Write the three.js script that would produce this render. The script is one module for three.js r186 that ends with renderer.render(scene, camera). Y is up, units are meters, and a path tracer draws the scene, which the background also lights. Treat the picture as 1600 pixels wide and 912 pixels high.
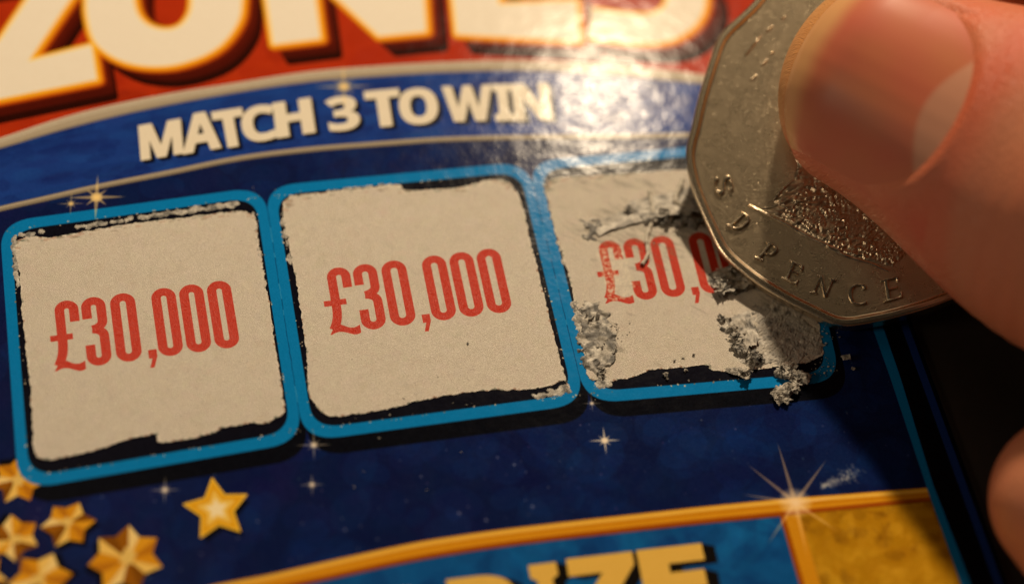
import * as THREE from 'three';
import { MarchingCubes } from 'three/addons/objects/MarchingCubes.js';
import { ImprovedNoise } from 'three/addons/math/ImprovedNoise.js';
import { mergeGeometries, mergeVertices, toCreasedNormals } from 'three/addons/utils/BufferGeometryUtils.js';
import { FontLoader } from 'three/addons/loaders/FontLoader.js';
import { RectAreaLightUniformsLib } from 'three/addons/lights/RectAreaLightUniformsLib.js';

// ---------------------------------------------------------------- camera, lamps, exposure
const MM = 0.001;
const scene = new THREE.Scene();
scene.background = new THREE.Color().setRGB(0.008, 0.006, 0.0045);
const camera = new THREE.PerspectiveCamera(16, 1600 / 912, 0.01, 10);
camera.position.set(13.523, 142.048, 113.11).multiplyScalar(MM);
camera.up.set(0.1185, 0.58448, -0.80271);
camera.lookAt(new THREE.Vector3(41.787, 0, 13.852).multiplyScalar(MM));
camera.focus = 0.173;
camera.userData.fStop = 10;
scene.add(camera);

const renderer = new THREE.WebGLRenderer({ antialias: true });
renderer.toneMapping = THREE.LinearToneMapping;
renderer.toneMappingExposure = 1.12;
renderer.shadowMap.enabled = true;
RectAreaLightUniformsLib.init();

function softLamp(name, at, to, width, height, intensity, [r, g, b]) {
  const l = new THREE.RectAreaLight(new THREE.Color().setRGB(r, g, b), intensity, width * MM, height * MM);
  l.name = name;
  l.position.set(...at).multiplyScalar(MM);
  l.lookAt(new THREE.Vector3(...to).multiplyScalar(MM));
  scene.add(l);
}
softLamp('key_lamp', [122, 239, -208], [55, 0, 8], 17, 17, 1240, [1, 0.79, 0.54]);
softLamp('side_lamp', [-235, 130, 60], [65, 5, 10], 60, 60, 14, [1, 0.78, 0.54]);
softLamp('room_lamp', [-36, 330, -112], [60, 0, 0], 130, 130, 0.66, [1, 0.79, 0.52]);

// Plan of the card (millimetres on the card: x to the right, z towards the reader) and of the coin (its own face).
const PLAN = {
  silverHiTop: [[-2.86,-8.15],[0.46,-9.01],[6.77,-10.8],[13.22,-11.88],[21.87,-12.61],[28.43,-13.03],[35.04,-12.84],[40.14,-12.54],[46.19,-11.96],[51.43,-11.08],[57.59,-9.61],[63.59,-7.92],[69.68,-5.89],[75.19,-3.64]],
  silverHiBot: [[-2.91,-7.0],[0.4,-7.84],[6.68,-9.4],[13.1,-10.53],[21.74,-11.47],[28.26,-11.81],[34.84,-11.61],[39.93,-11.31],[45.95,-10.72],[51.18,-9.85],[57.31,-8.38],[63.3,-6.77],[69.37,-4.76],[74.87,-2.51]],
  silverLo: [[-3.16,-0.51],[0.07,-1.16],[4.14,-1.77],[8.26,-2.39],[14.48,-3.09],[20.86,-3.86],[27.2,-4.0],[33.61,-3.76],[38.58,-3.52],[47.14,-2.62],[55.73,-1.49],[60.77,-0.94],[68.06,0.08],[73.81,1.12]],
  boxes: [[[-0.11,0.28],[22.52,-0.43],[22.47,25.88],[0.04,26.91]],[[22.52,-0.43],[45.86,0.04],[45.65,25.81],[22.47,25.88]],[[45.86,0.04],[69.41,0.65],[67.23,26.87],[45.65,25.81]]],
  Z: [[-2.78,-13.18],[9.2,-14.73],[9.05,-18.89],[3.32,-17.71],[10.32,-29.59],[10.09,-34.41],[-2.8,-32.14],[-2.55,-27.94],[5.66,-28.77],[1.04,-20.69],[-2.61,-14.52]],
  O: [[9.07,-24.6],[9.01,-22.17],[9.53,-19.07],[11.53,-16.75],[14.02,-15.7],[16.78,-15.64],[20.23,-17.06],[22.5,-20.05],[23.17,-22.73],[23.68,-27.68],[22.7,-32.97],[20.56,-35.88],[17.31,-37.18],[13.87,-36.29],[11.23,-33.57],[9.72,-29.5]],
  Oh: [[13.3,-24.04],[13.58,-21.89],[14.46,-20.56],[15.91,-19.88],[17.23,-20.19],[18.25,-21.59],[18.66,-23.33],[19.04,-27.02],[18.74,-30.03],[17.21,-31.68],[15.39,-31.49],[14.12,-29.35],[13.51,-26.49]],
  N: [[25.73,-35.23],[25.41,-16.84],[29.73,-16.98],[30.08,-25.15],[35.14,-16.57],[39.51,-16.55],[41.89,-36.33],[37.25,-36.28],[36.64,-29.0],[30.43,-35.52]],
  E: [[44.31,-35.57],[42.34,-15.85],[53.45,-13.46],[54.21,-18.45],[46.87,-19.01],[47.28,-22.48],[53.73,-22.06],[54.39,-25.84],[47.77,-26.7],[48.37,-30.57],[55.72,-30.08],[56.42,-34.97]],
  S: [[54.94,-15.54],[58.57,-14.4],[61.6,-14.16],[63.9,-15.67],[64.96,-18.46],[64.21,-21.11],[61.39,-22.59],[58.58,-24.17],[57.56,-26.74],[58.53,-29.72],[61.43,-31.15],[65.15,-30.41],[67.7,-28.82]],
  match: [["M",[12.38,-4.91],[15.97,-5.21],[12.49,-8.73]],["A",[16.07,-5.12],[19.29,-5.4],[16.27,-9.33]],["T",[19.11,-5.28],[21.66,-5.44],[19.0,-9.41]],["C",[21.45,-5.55],[24.36,-5.73],[21.46,-9.52]],["H",[24.43,-5.8],[27.7,-6.01],[24.52,-9.71]],["3",[29.1,-5.82],[31.81,-5.89],[29.19,-9.67]],["T",[32.67,-5.84],[35.61,-5.81],[32.83,-9.94]],["O",[35.53,-5.67],[38.88,-5.58],[35.78,-9.77]],["W",[39.52,-5.57],[43.84,-5.2],[39.93,-9.59]],["I",[44.05,-5.09],[45.61,-4.95],[44.47,-9.2]],["N",[45.82,-4.85],[49.01,-4.56],[46.22,-9.03]]],
  prize: [["P",[26.01,45.69],[30.51,45.73],[25.82,39.99]],["R",[31.74,45.67],[37.03,45.77],[31.86,40.01]],["I",[38.03,45.72],[39.91,45.75],[38.22,39.8]],["Z",[40.88,45.64],[45.8,45.78],[41.23,39.71]],["E",[46.7,45.6],[51.37,45.75],[46.98,39.83]]],
  sums: [[[3.47,16.26],[18.87,16.04],[3.34,9.36]],[[25.97,16.0],[41.78,15.86],[26.0,9.23]],[[49.33,16.24],[64.76,16.7],[49.53,9.7]]],
  panels: [[[1.14,2.8],[1.86,2.29],[4.19,2.56],[6.29,2.38],[11.17,2.05],[16.06,2.05],[20.17,2.08],[21.16,2.58],[21.31,6.36],[21.41,10.38],[21.39,15.71],[21.38,21.54],[21.32,22.84],[20.42,23.44],[19.56,23.73],[18.56,23.52],[17.68,23.57],[16.51,23.57],[15.77,23.82],[14.93,24.06],[12.83,24.28],[11.07,24.13],[11.03,23.46],[10.08,23.43],[8.91,23.55],[6.25,24.16],[4.34,24.4],[2.5,24.47],[1.59,23.92],[1.51,20.23],[1.44,15.26],[1.28,10.76],[1.28,6.14]],[[23.77,2.46],[23.98,1.71],[24.38,1.2],[27.91,1.06],[31.17,1.02],[34.25,1.17],[34.41,1.62],[34.62,1.73],[38.35,2.11],[39.79,2.03],[40.96,1.84],[42.13,1.71],[42.94,1.68],[43.51,1.98],[43.85,2.32],[44.25,3.53],[44.44,4.86],[44.37,8.67],[44.39,12.47],[44.4,17.84],[44.44,22.39],[44.57,24.07],[44.34,23.4],[43.92,23.34],[43.5,23.53],[42.29,23.66],[40.89,23.7],[38.92,23.4],[36.87,23.28],[34.75,23.27],[32.34,23.46],[29.92,23.78],[26.98,23.95],[24.67,23.72],[24.18,23.15],[23.63,21.89],[23.85,16.72],[23.95,11.95],[23.88,6.73]],[[46.9,3.19],[47.31,2.59],[47.94,2.32],[52.7,2.55],[59.28,2.97],[67.18,3.35],[67.96,3.76],[68.41,4.93],[67.82,11.72],[67.23,17.88],[66.55,23.26],[66.46,23.97],[64.65,24.61],[62.54,24.61],[60.32,24.6],[57.94,24.43],[56.55,24.03],[56.54,23.64],[54.25,23.56],[52.91,23.42],[51.43,23.45],[50.37,23.8],[47.96,23.88],[46.44,23.4],[46.54,21.17],[46.67,17.52],[46.89,13.32],[46.73,8.17]]],
  barTop: [[9.96,38.16],[13.88,37.53],[18.3,37.24],[22.28,36.87],[29.85,36.26],[35.42,36.17],[41.28,36.28],[47.7,36.48],[52.89,36.65],[59.41,36.96],[65.44,37.37],[71.37,37.76]],
  barBot: [[9.81,39.76],[13.71,39.14],[18.11,38.75],[22.06,38.45],[29.58,37.86],[35.13,37.72],[40.97,37.79],[47.35,37.99],[52.51,38.17],[58.99,38.49],[65.02,38.79],[71.28,39.06]],
  vbar: [[58.89,38.47],[60.31,38.52],[60.03,46.86],[58.5,46.62]],
  goldBox: [[60.31,38.52],[71.28,39.06],[71.17,48.66],[60.03,46.86]],
  edgeBlue: [[71.37,6.46],[72.46,6.61],[72.26,27.05],[71.8,37.58],[72.04,46.66],[72.06,48.8],[71.22,48.67],[71.19,46.53],[71.19,37.97],[71.39,26.79]],
  goldStars: [[3.58,30.46,50],[7.67,34.15,72],[-0.57,31.05,50],[0.1,25.87,52],[1.22,34.95,58],[-3.58,34.18,60],[-3.24,37.22,60],[4.13,39.75,70]],
  flatStar: [[15.14,28.15],[15.38,30.59],[17.08,30.51],[14.99,30.93]],
  sparkles: [[46.4,29.45,26],[22.59,29.9,20],[11.2,28.6,24],[23.23,26.3,28],[46.13,25.82,16],[8.18,-1.26,48],[31.04,-10.88,52],[5.98,-0.87,24]],
  flare: [[60.24,37.45],[60.31,31.72],[57.33,33.4],[63.85,33.98],[57.06,40.74],[62.91,40.51],[59.86,42.33],[64.33,37.49],[56.21,36.04]],
  dust: [[62.79,36.36],[63.81,35.61],[65.13,34.79],[65.89,35.51],[65.49,36.3],[64.26,36.29]],
  strip: [[53.58,7.39],[54.55,6.95],[56.58,8.1],[58.15,8.76],[60.05,8.1]],
  smudgeA: [[49.9,7.71],[49.43,9.33]],
  lump: [[47.13,16.12],[48.52,16.13],[49.31,17.58],[49.61,19.93],[48.85,22.1],[47.45,23.49],[46.27,22.67],[46.42,19.46]],
  tear: [[58.81,19.32],[59.47,20.42],[59.41,21.73],[59.97,22.8],[60.6,23.54]],
  clump: [[62.13,25.07],[64.17,24.73],[64.46,26.07],[63.08,27.64],[61.85,28.09],[61.18,26.53]],
  clump2: [[58.36,24.69],[59.34,25.16],[58.97,25.55]],
  underCoin: [[58.55,15.24],[59.75,16.1],[61.18,14.94],[61.75,16.05],[59.27,16.84]],
  flecks: [[68.23,24.82],[68.43,25.83]],
  ridge: [[55.87,4.98],[55.5,7.81],[54.38,10.12],[54.1,11.83],[53.37,12.76]],
  ridge2: [[59.01,4.33],[57.88,6.57],[58.49,7.38],[58.48,8.59]],
  coin: {"o":[71.91,8.318,7.975],"n":[-0.30059,0.90176,0.31061],"x":[0.94868,0.31623,-0.0],"z":[0.09822,-0.29467,0.95054]},
  coinOutline: [[-7.95,-12.6],[-9.57,-10.46],[-11.07,-8.18],[-12.51,-5.64],[-13.83,-3.14],[-14.17,-0.82],[-14.11,1.5],[-13.85,3.92],[-13.43,6.32],[-12.0,8.91],[-10.1,11.34],[-7.99,13.52],[-5.76,15.45],[-2.85,16.03],[0.27,16.22],[3.2,16.13],[7.47,15.44],[10.78,10.43],[12.99,4.68],[13.84,-2.85],[12.65,-9.43],[9.0,-15.76],[3.66,-18.96],[-0.29,-17.5],[-4.37,-14.62]],
  coinLetters: [["S",[-12.2,-0.36],[-12.38,1.31],[-10.58,-0.19]],["D",[-12.29,4.05],[-11.49,4.98],[-10.7,3.3]],["P",[-10.9,7.54],[-9.93,8.44],[-9.46,6.49]],["E",[-9.22,9.95],[-8.2,10.99],[-8.04,8.62]],["N",[-7.33,11.9],[-5.98,12.87],[-6.23,10.56]],["C",[-4.61,13.89],[-3.12,14.44],[-4.08,12.1]],["E",[-1.76,14.63],[-0.11,14.68],[-1.43,12.71]]],
  ridgeLine: [[-9.94,2.93],[-8.96,3.99],[-7.37,5.61],[-5.57,7.61],[-3.71,9.34],[-4.76,8.39],[-3.49,9.79],[-1.95,10.88],[-0.49,12.16]],
  reliefPoly: [[-9.94,2.93],[-9.03,3.65],[-7.78,3.57],[-7.84,3.18],[-5.71,1.9],[-5.03,0.83],[-4.96,-0.25],[-1.79,-1.51],[0.41,4.04],[2.72,10.71],[-0.08,11.93],[-1.94,10.83],[-3.47,9.72],[-4.73,8.3],[-5.53,7.48],[-7.33,5.47]],
  stem: [[-7.84,3.18],[-6.75,2.47],[-5.64,1.96]],
  fold: [[-9.03,3.65],[-7.82,3.68],[-6.99,3.23],[-5.26,2.7]],
  dashes: [[[-6.35,-10.1],[-4.45,-11.51]],[[-4.02,-11.65],[-3.23,-12.01]],[[-5.28,-8.77],[-4.62,-9.2]],[[-4.31,-9.54],[-3.86,-9.72]],[[-6.61,-7.8],[-5.89,-8.13]],[[-2.4,-12.28],[-1.94,-12.51]]],
};

// ---------------------------------------------------------------- helpers
const perlin = new ImprovedNoise();
const noise = (x, y, z = 0.37) => perlin.noise(x, y, z);
function fbm(x, y, oct = 4, z = 0.5) { let s = 0, a = 1, t = 0; for (let i = 0; i < oct; i++) { s += a * perlin.noise(x, y, z + i * 7.3); t += a; a *= 0.5; x *= 2.03; y *= 2.03; } return s / t; }
function seeded(seed) { return () => { seed = (seed + 0x6d2b79f5) | 0; let t = Math.imul(seed ^ (seed >>> 15), 1 | seed); t = (t + Math.imul(t ^ (t >>> 7), 61 | t)) ^ t; return ((t ^ (t >>> 14)) >>> 0) / 4294967296; }; }
const clamp = (x, a = 0, b = 1) => Math.min(b, Math.max(a, x));
const smooth = (a, b, x) => { const t = clamp((x - a) / (b - a)); return t * t * (3 - 2 * t); };
const mix = (a, b, t) => a + (b - a) * t;
const V = (x, y, z) => new THREE.Vector3(x, y, z);
function canvas(w, h) { const c = document.createElement('canvas'); c.width = w; c.height = h; return [c, c.getContext('2d')]; }
function colourTexture(c) { const t = new THREE.CanvasTexture(c); t.colorSpace = THREE.SRGBColorSpace; t.magFilter = THREE.LinearFilter; return t; }
function tile(n, f, wrap = true) {
  const d = new Uint8Array(n * n * 4);
  for (let y = 0; y < n; y++) for (let x = 0; x < n; x++) { const v = clamp(f(x, y)) * 255, i = (y * n + x) * 4; d[i] = d[i + 1] = d[i + 2] = v; d[i + 3] = 255; }
  const t = new THREE.DataTexture(d, n, n); t.magFilter = THREE.LinearFilter; t.needsUpdate = true;
  if (wrap) t.wrapS = t.wrapT = THREE.RepeatWrapping;
  return t;
}
// gradient noise that repeats after n pixels, with the given number of cells across
function torus(n, cells, seed) {
  const r = seeded(1000 + Math.round(seed * 97) + cells), gx = new Float32Array(cells * cells), gy = new Float32Array(cells * cells);
  for (let i = 0; i < gx.length; i++) { const a = r() * 6.2832; gx[i] = Math.cos(a); gy[i] = Math.sin(a); }
  return (x, y) => {
    const px = x / n * cells, py = y / n * cells, ix = Math.floor(px), iy = Math.floor(py), fx = px - ix, fy = py - iy, u = fx * fx * fx * (fx * (fx * 6 - 15) + 10), v = fy * fy * fy * (fy * (fy * 6 - 15) + 10);
    const d = (i, j) => { const k = ((iy + j) % cells) * cells + (ix + i) % cells; return gx[k] * (fx - i) + gy[k] * (fy - j); };
    return mix(mix(d(0, 0), d(1, 0), u), mix(d(0, 1), d(1, 1), u), v) * 1.4;
  };
}
function inside(poly, x, y) { let r = false; for (let i = 0, j = poly.length - 1; i < poly.length; j = i++) { const [xi, yi] = poly[i], [xj, yj] = poly[j]; if ((yi > y) !== (yj > y) && x < ((xj - xi) * (y - yi)) / (yj - yi) + xi) r = !r; } return r; }
function edgeDistance(poly, x, y, closed = true) { let m = 1e9; for (let i = 0; i < poly.length - (closed ? 0 : 1); i++) { const [ax, ay] = poly[i], [bx, by] = poly[(i + 1) % poly.length], dx = bx - ax, dy = by - ay, t = clamp(((x - ax) * dx + (y - ay) * dy) / (dx * dx + dy * dy + 1e-12)); m = Math.min(m, Math.hypot(x - ax - t * dx, y - ay - t * dy)); } return m; }
function bounds(poly) { const xs = poly.map((p) => p[0]), ys = poly.map((p) => p[1]); return [Math.min(...xs), Math.min(...ys), Math.max(...xs), Math.max(...ys)]; }
function spline(pts, n, closed = false) { return new THREE.CatmullRomCurve3(pts.map(([x, y]) => V(x, y, 0)), closed, 'centripetal').getPoints(n).map((p) => [p.x, p.y]); }

function part(name, geometry, material, parent, label) {
  geometry.scale(MM, MM, MM);
  const m = new THREE.Mesh(geometry, material); m.name = name; m.castShadow = m.receiveShadow = true;
  if (label) m.userData.label = label;
  parent.add(m); return m;
}
function thing(name, label, category, group) { const g = new THREE.Group(); g.name = name; g.userData = { label, category }; if (group) g.userData.group = group; scene.add(g); return g; }
function tagged(mesh, label, category, group) { mesh.userData = { label, category }; if (group) mesh.userData.group = group; return mesh; }

// ---------------------------------------------------------------- table
{
  const f = torus(512, 40, 2), grain = tile(512, (x, y) => 0.5 + 0.5 * f(x, y));
  grain.repeat.set(8, 8);
  const m = new THREE.MeshPhysicalMaterial({ name: 'dark_wood', color: new THREE.Color().setRGB(0.014, 0.0095, 0.0065), roughness: 0.62, bumpMap: grain, bumpScale: 0.00006 });
  const t = part('tabletop', new THREE.BoxGeometry(460, 20, 420).translate(60, -10.32, 20), m, scene);
  t.userData.kind = 'structure';
}

// ---------------------------------------------------------------- the printed face of the card
const CARD = { x0: -9, x1: 74.9, z0: -46, z1: 64, thick: 0.3 };
const NP = 2048, kx = NP / (CARD.x1 - CARD.x0), kz = NP / (CARD.z1 - CARD.z0);
const rnd = seeded(11);
function printedFace() {
  const [c, g] = canvas(NP, NP);
  g.setTransform(kx, 0, 0, kz, -CARD.x0 * kx, -CARD.z0 * kz);
  const path = (pts, close = true) => { pts.forEach(([x, y], i) => (i ? g.lineTo(x, y) : g.moveTo(x, y))); if (close) g.closePath(); };
  const fill = (pts, style) => { g.fillStyle = style; g.beginPath(); path(pts); g.fill(); };
  const stroke = (pts, w, style, close = false) => { g.strokeStyle = style; g.lineWidth = w; g.lineJoin = 'round'; g.lineCap = 'round'; g.beginPath(); path(pts, close); g.stroke(); };
  const W0 = CARD.x0 - 2, W1 = CARD.x1 + 2;
  // night blue ground, mottled as printed
  g.fillStyle = '#0e1a44'; g.fillRect(W0, CARD.z0, 200, 200);
  for (let i = 0; i < 5200; i++) {
    const x = mix(W0, W1, rnd()), z = mix(-16, CARD.z1, rnd()), left = rnd() < clamp(0.75 - x / 60), r = 0.3 + rnd() * 1.6;
    g.fillStyle = left ? `rgba(44,28,84,${0.08 * rnd()})` : rnd() < 0.5 ? `rgba(22,66,140,${0.13 * rnd()})` : `rgba(14,18,60,${0.14 * rnd()})`;
    g.beginPath(); g.ellipse(x, z, r * 1.5, r, rnd() * 3, 0, 7); g.fill();
  }
  for (let i = 0; i < 900; i++) { g.fillStyle = `rgba(${150 + rnd() * 90},${150 + rnd() * 80},${190 + rnd() * 50},${0.25 * rnd()})`; g.beginPath(); g.arc(mix(W0, W1, rnd()), mix(24, CARD.z1, rnd()), 0.04 + 0.07 * rnd(), 0, 7); g.fill(); }
  // red title field above the arch
  const hiTop = spline(PLAN.silverHiTop, 60), hiBot = spline(PLAN.silverHiBot, 60), lo = spline(PLAN.silverLo, 60);
  fill([[W0, CARD.z0], [W1, CARD.z0], ...hiTop.slice().reverse(), [W0, hiTop[0][1]]], '#a92f12');
  g.save(); g.beginPath(); path([[W0, CARD.z0], [W1, CARD.z0], ...hiTop.slice().reverse(), [W0, hiTop[0][1]]]); g.clip();
  for (let i = 0; i < 700; i++) { g.fillStyle = rnd() < 0.5 ? `rgba(196,66,22,${0.12 * rnd()})` : `rgba(104,18,10,${0.16 * rnd()})`; g.beginPath(); g.ellipse(mix(W0, W1, rnd()), mix(CARD.z0, -4, rnd()), 1 + 3 * rnd(), 0.6 + rnd(), rnd() * 3, 0, 7); g.fill(); }
  // title letters: block shadow, dark side, gold bevel, cream face
  const letters = [[PLAN.Z], [spline(PLAN.O, 60, true), spline(PLAN.Oh, 40, true)], [PLAN.N], [PLAN.E]];
  const S = spline(PLAN.S, 60);
  const shift = (pts, dx, dz) => pts.map(([x, y]) => [x + dx, y + dz]);
  const drawAll = (style, dx, dz, grow) => {
    for (const l of letters) { g.fillStyle = style; g.beginPath(); for (const ring of l) path(shift(ring, dx, dz)); g.fill('evenodd'); if (grow) for (const ring of l) stroke(shift(ring, dx, dz), grow, style, true); }
    g.lineCap = 'butt'; g.strokeStyle = style; g.lineWidth = 3.5 + grow; g.lineJoin = 'round'; g.beginPath(); path(shift(S, dx, dz), false); g.stroke();
  };
  for (let k = 0; k <= 10; k++) drawAll(k < 4 ? '#2a0d07' : k < 8 ? '#4a130a' : '#5d190b', 1.3 - 0.06 * k, 2.3 - 0.21 * k, 0.9);
  drawAll('#b8480e', 0.16, 0.26, 1.3); drawAll('#e38a14', 0.05, 0.1, 1.1); drawAll('#f2b02a', 0, 0, 0.75); drawAll('#f8d978', -0.05, -0.08, 0.25); drawAll('#e9e0d0', 0, 0, 0);
  g.restore();
  // blue banner between two silver rules
  fill([...hiBot, ...lo.slice().reverse()], '#1c3a86');
  g.save(); g.beginPath(); path([...hiBot, ...lo.slice().reverse()]); g.clip();
  for (let i = 0; i < 1500; i++) { g.fillStyle = rnd() < 0.5 ? `rgba(34,92,172,${0.14 * rnd()})` : `rgba(15,24,84,${0.2 * rnd()})`; g.beginPath(); g.ellipse(mix(W0, W1, rnd()), mix(-16, 2, rnd()), 0.5 + 2.4 * rnd(), 0.2 + 0.7 * rnd(), -0.1, 0, 7); g.fill(); }
  g.restore();
  fill([...hiTop, ...hiBot.slice().reverse()], '#a89b87');
  stroke(shift(hiTop, 0, 0.34), 0.14, '#c9bfae'); stroke(shift(hiBot, 0, -0.12), 0.16, '#7f7464'); stroke(hiTop, 0.12, '#d8d0c0');
  stroke(lo, 0.62, '#8d816f'); stroke(shift(lo, 0, -0.12), 0.14, '#b3a793'); stroke(shift(lo, 0, 0.26), 0.1, '#5f564a');
  // lettering: each letter is fitted to its own place on the arch
  function glyph(ch, [bl, br, tl], dx, dz, style, weight, font = 'bold 100px sans-serif') {
    g.save(); g.font = font;
    const m = g.measureText(ch), w = m.actualBoundingBoxRight + m.actualBoundingBoxLeft, h = m.actualBoundingBoxAscent + m.actualBoundingBoxDescent;
    const ux = (br[0] - bl[0]) / w, uz = (br[1] - bl[1]) / w, vx = (tl[0] - bl[0]) / h, vz = (tl[1] - bl[1]) / h;
    g.transform(ux, uz, -vx, -vz, bl[0] + dx, bl[1] + dz);
    g.translate(m.actualBoundingBoxLeft, -m.actualBoundingBoxDescent);
    g.fillStyle = g.strokeStyle = style; g.lineWidth = weight; g.lineJoin = 'miter'; g.fillText(ch, 0, 0); if (weight) g.strokeText(ch, 0, 0);
    g.restore();
  }
  for (let k = 5; k >= 1; k--) for (const [ch, ...q] of PLAN.match) glyph(ch, q, 0.07 * k, 0.08 * k, k > 2 ? '#0a0d1e' : '#2c2418', 4.5);
  for (const [ch, ...q] of PLAN.match) glyph(ch, q, 0, 0, '#e4dac6', 4.5);
  // three play boxes: black shadow, bright blue frame, black inside
  function roundQuad(q, r, grow = 0) {
    const cx = q.reduce((s, p) => s + p[0], 0) / 4, cz = q.reduce((s, p) => s + p[1], 0) / 4, p = q.map(([x, y]) => [x + Math.sign(x - cx) * grow, y + Math.sign(y - cz) * grow]);
    const pts = [];
    for (let i = 0; i < 4; i++) {
      const a = p[(i + 3) % 4], b = p[i], d = p[(i + 1) % 4], da = Math.hypot(a[0] - b[0], a[1] - b[1]), dd = Math.hypot(d[0] - b[0], d[1] - b[1]);
      const s = [b[0] + (a[0] - b[0]) / da * r, b[1] + (a[1] - b[1]) / da * r], e = [b[0] + (d[0] - b[0]) / dd * r, b[1] + (d[1] - b[1]) / dd * r];
      for (let k = 0; k <= 10; k++) { const t = k / 10; pts.push([(1 - t) ** 2 * s[0] + 2 * t * (1 - t) * b[0] + t * t * e[0], (1 - t) ** 2 * s[1] + 2 * t * (1 - t) * b[1] + t * t * e[1]]); }
    }
    return pts;
  }
  const B = PLAN.boxes;
  for (const q of B) { fill(shift(roundQuad(q, 3), 0.35, 1.55), '#0c0d14'); }
  // gold puffs and star lie over the shadow
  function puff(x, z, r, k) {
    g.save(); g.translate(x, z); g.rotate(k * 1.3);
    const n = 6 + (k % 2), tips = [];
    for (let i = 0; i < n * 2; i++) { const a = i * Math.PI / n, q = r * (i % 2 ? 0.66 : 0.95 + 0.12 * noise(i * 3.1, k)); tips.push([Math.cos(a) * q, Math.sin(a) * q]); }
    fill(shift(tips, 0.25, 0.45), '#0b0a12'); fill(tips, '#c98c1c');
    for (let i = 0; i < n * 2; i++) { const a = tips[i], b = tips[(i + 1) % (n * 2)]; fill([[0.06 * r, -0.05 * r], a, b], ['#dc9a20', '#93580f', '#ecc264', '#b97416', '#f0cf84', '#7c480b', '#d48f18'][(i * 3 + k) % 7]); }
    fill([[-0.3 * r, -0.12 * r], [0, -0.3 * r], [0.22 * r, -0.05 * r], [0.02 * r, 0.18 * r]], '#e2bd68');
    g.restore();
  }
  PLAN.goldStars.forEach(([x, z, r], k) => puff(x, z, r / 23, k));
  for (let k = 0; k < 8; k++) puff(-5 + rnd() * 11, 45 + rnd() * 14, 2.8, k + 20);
  for (const q of B) { fill(roundQuad(q, 2.9), '#0c79bb'); }
  for (const q of B) { const cx = q.reduce((s, p) => s + p[0], 0) / 4, cz = q.reduce((s, p) => s + p[1], 0) / 4; fill(roundQuad(q.map(([x, y]) => [x - Math.sign(x - cx) * 0.9, y - Math.sign(y - cz) * 1.1]), 2.3), '#10101a'); }
  for (const i of [1, 2]) { const a = B[i][0], b = B[i][3]; const l = []; for (let k = 0; k <= 40; k++) { const t = mix(0.09, 0.92, k / 40); l.push([mix(a[0], b[0], t) + 0.05 * noise(k * 0.9, i), mix(a[1], b[1], t)]); } for (let k = 0; k < 40; k++) stroke([l[k], l[k + 1]], 0.045 + 0.03 * noise(k * 0.6, i), noise(k * 0.5, i * 3.3) > 0.2 ? '#3f93c4' : '#0a3f6e'); }
  // print flaked off the frames while scratching
  for (const q of B) for (let i = 0; i < 4; i++) for (let k = 0; k < 26; k++) { const a = q[i], b = q[(i + 1) % 4], t = rnd(), x = mix(a[0], b[0], t), z = mix(a[1], b[1], t), cx = (q[0][0] + q[2][0]) / 2, cz = (q[0][1] + q[2][1]) / 2, inn = 0.8 + 0.35 * rnd(); g.fillStyle = rnd() < 0.6 ? '#c9bda8' : '#7c7468'; g.beginPath(); g.ellipse(x + (i % 2 ? Math.sign(cx - x) * inn : 0), z + (i % 2 ? 0 : Math.sign(cz - z) * (inn + 0.1)), 0.03 + 0.07 * rnd(), 0.03 + 0.06 * rnd(), rnd() * 3, 0, 7); g.fill(); }
  // five-pointed star
  {
    const [tip, , , mid] = PLAN.flatStar, cx = mid[0], cz = mid[1], r = Math.hypot(tip[0] - cx, tip[1] - cz), pts = [];
    for (let i = 0; i < 10; i++) { const a = -Math.PI / 2 - 0.02 + i * Math.PI / 5, q = i % 2 ? r * 0.5 : r; pts.push([cx + Math.cos(a) * q * 0.92, cz + Math.sin(a) * q]); }
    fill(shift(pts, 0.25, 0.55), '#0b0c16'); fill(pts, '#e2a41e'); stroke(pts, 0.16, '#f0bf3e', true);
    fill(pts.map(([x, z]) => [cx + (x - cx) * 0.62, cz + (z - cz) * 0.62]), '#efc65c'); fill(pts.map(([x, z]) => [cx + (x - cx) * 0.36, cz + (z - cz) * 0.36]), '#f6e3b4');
  }
  function sparkle(x, z, r, tint = '255,238,205', a0 = 0.75) {
    for (let k = 0; k < 8; k++) { const a = k * Math.PI / 4 + 0.12, len = r * (k % 2 ? 0.5 : 1), w = r * 0.085; g.fillStyle = `rgba(${tint},${a0})`; g.beginPath(); g.moveTo(x + Math.cos(a) * len, z + Math.sin(a) * len); g.lineTo(x + Math.cos(a + 1.57) * w, z + Math.sin(a + 1.57) * w); g.lineTo(x + Math.cos(a - 1.57) * w, z + Math.sin(a - 1.57) * w); g.fill(); }
    g.fillStyle = `rgba(${tint},${a0})`; g.beginPath(); g.arc(x, z, r * 0.2, 0, 7); g.fill();
  }
  PLAN.sparkles.forEach(([x, z, r], i) => sparkle(x, z, r / 19, i >= 5 ? '250,215,140' : '250,232,205', [0.7, 0.42, 0.4, 0.35, 0.35, 0.55, 0.45, 0.4][i]));
  for (let i = 0; i < 26; i++) sparkle(mix(1, 40, rnd()), mix(28, 38, rnd()), 0.25 + 0.6 * rnd() ** 3, '190,190,220', 0.16);
  // prize box: gold rule, blue field, gold block
  const bt = spline(PLAN.barTop, 60), bb = spline(PLAN.barBot, 60);
  fill([...bb, [bb[60][0], CARD.z1], [bb[0][0] - 4, CARD.z1]], '#12518f');
  g.save(); g.beginPath(); path([...bb, [bb[60][0], CARD.z1], [bb[0][0] - 4, CARD.z1]]); g.clip();
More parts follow.
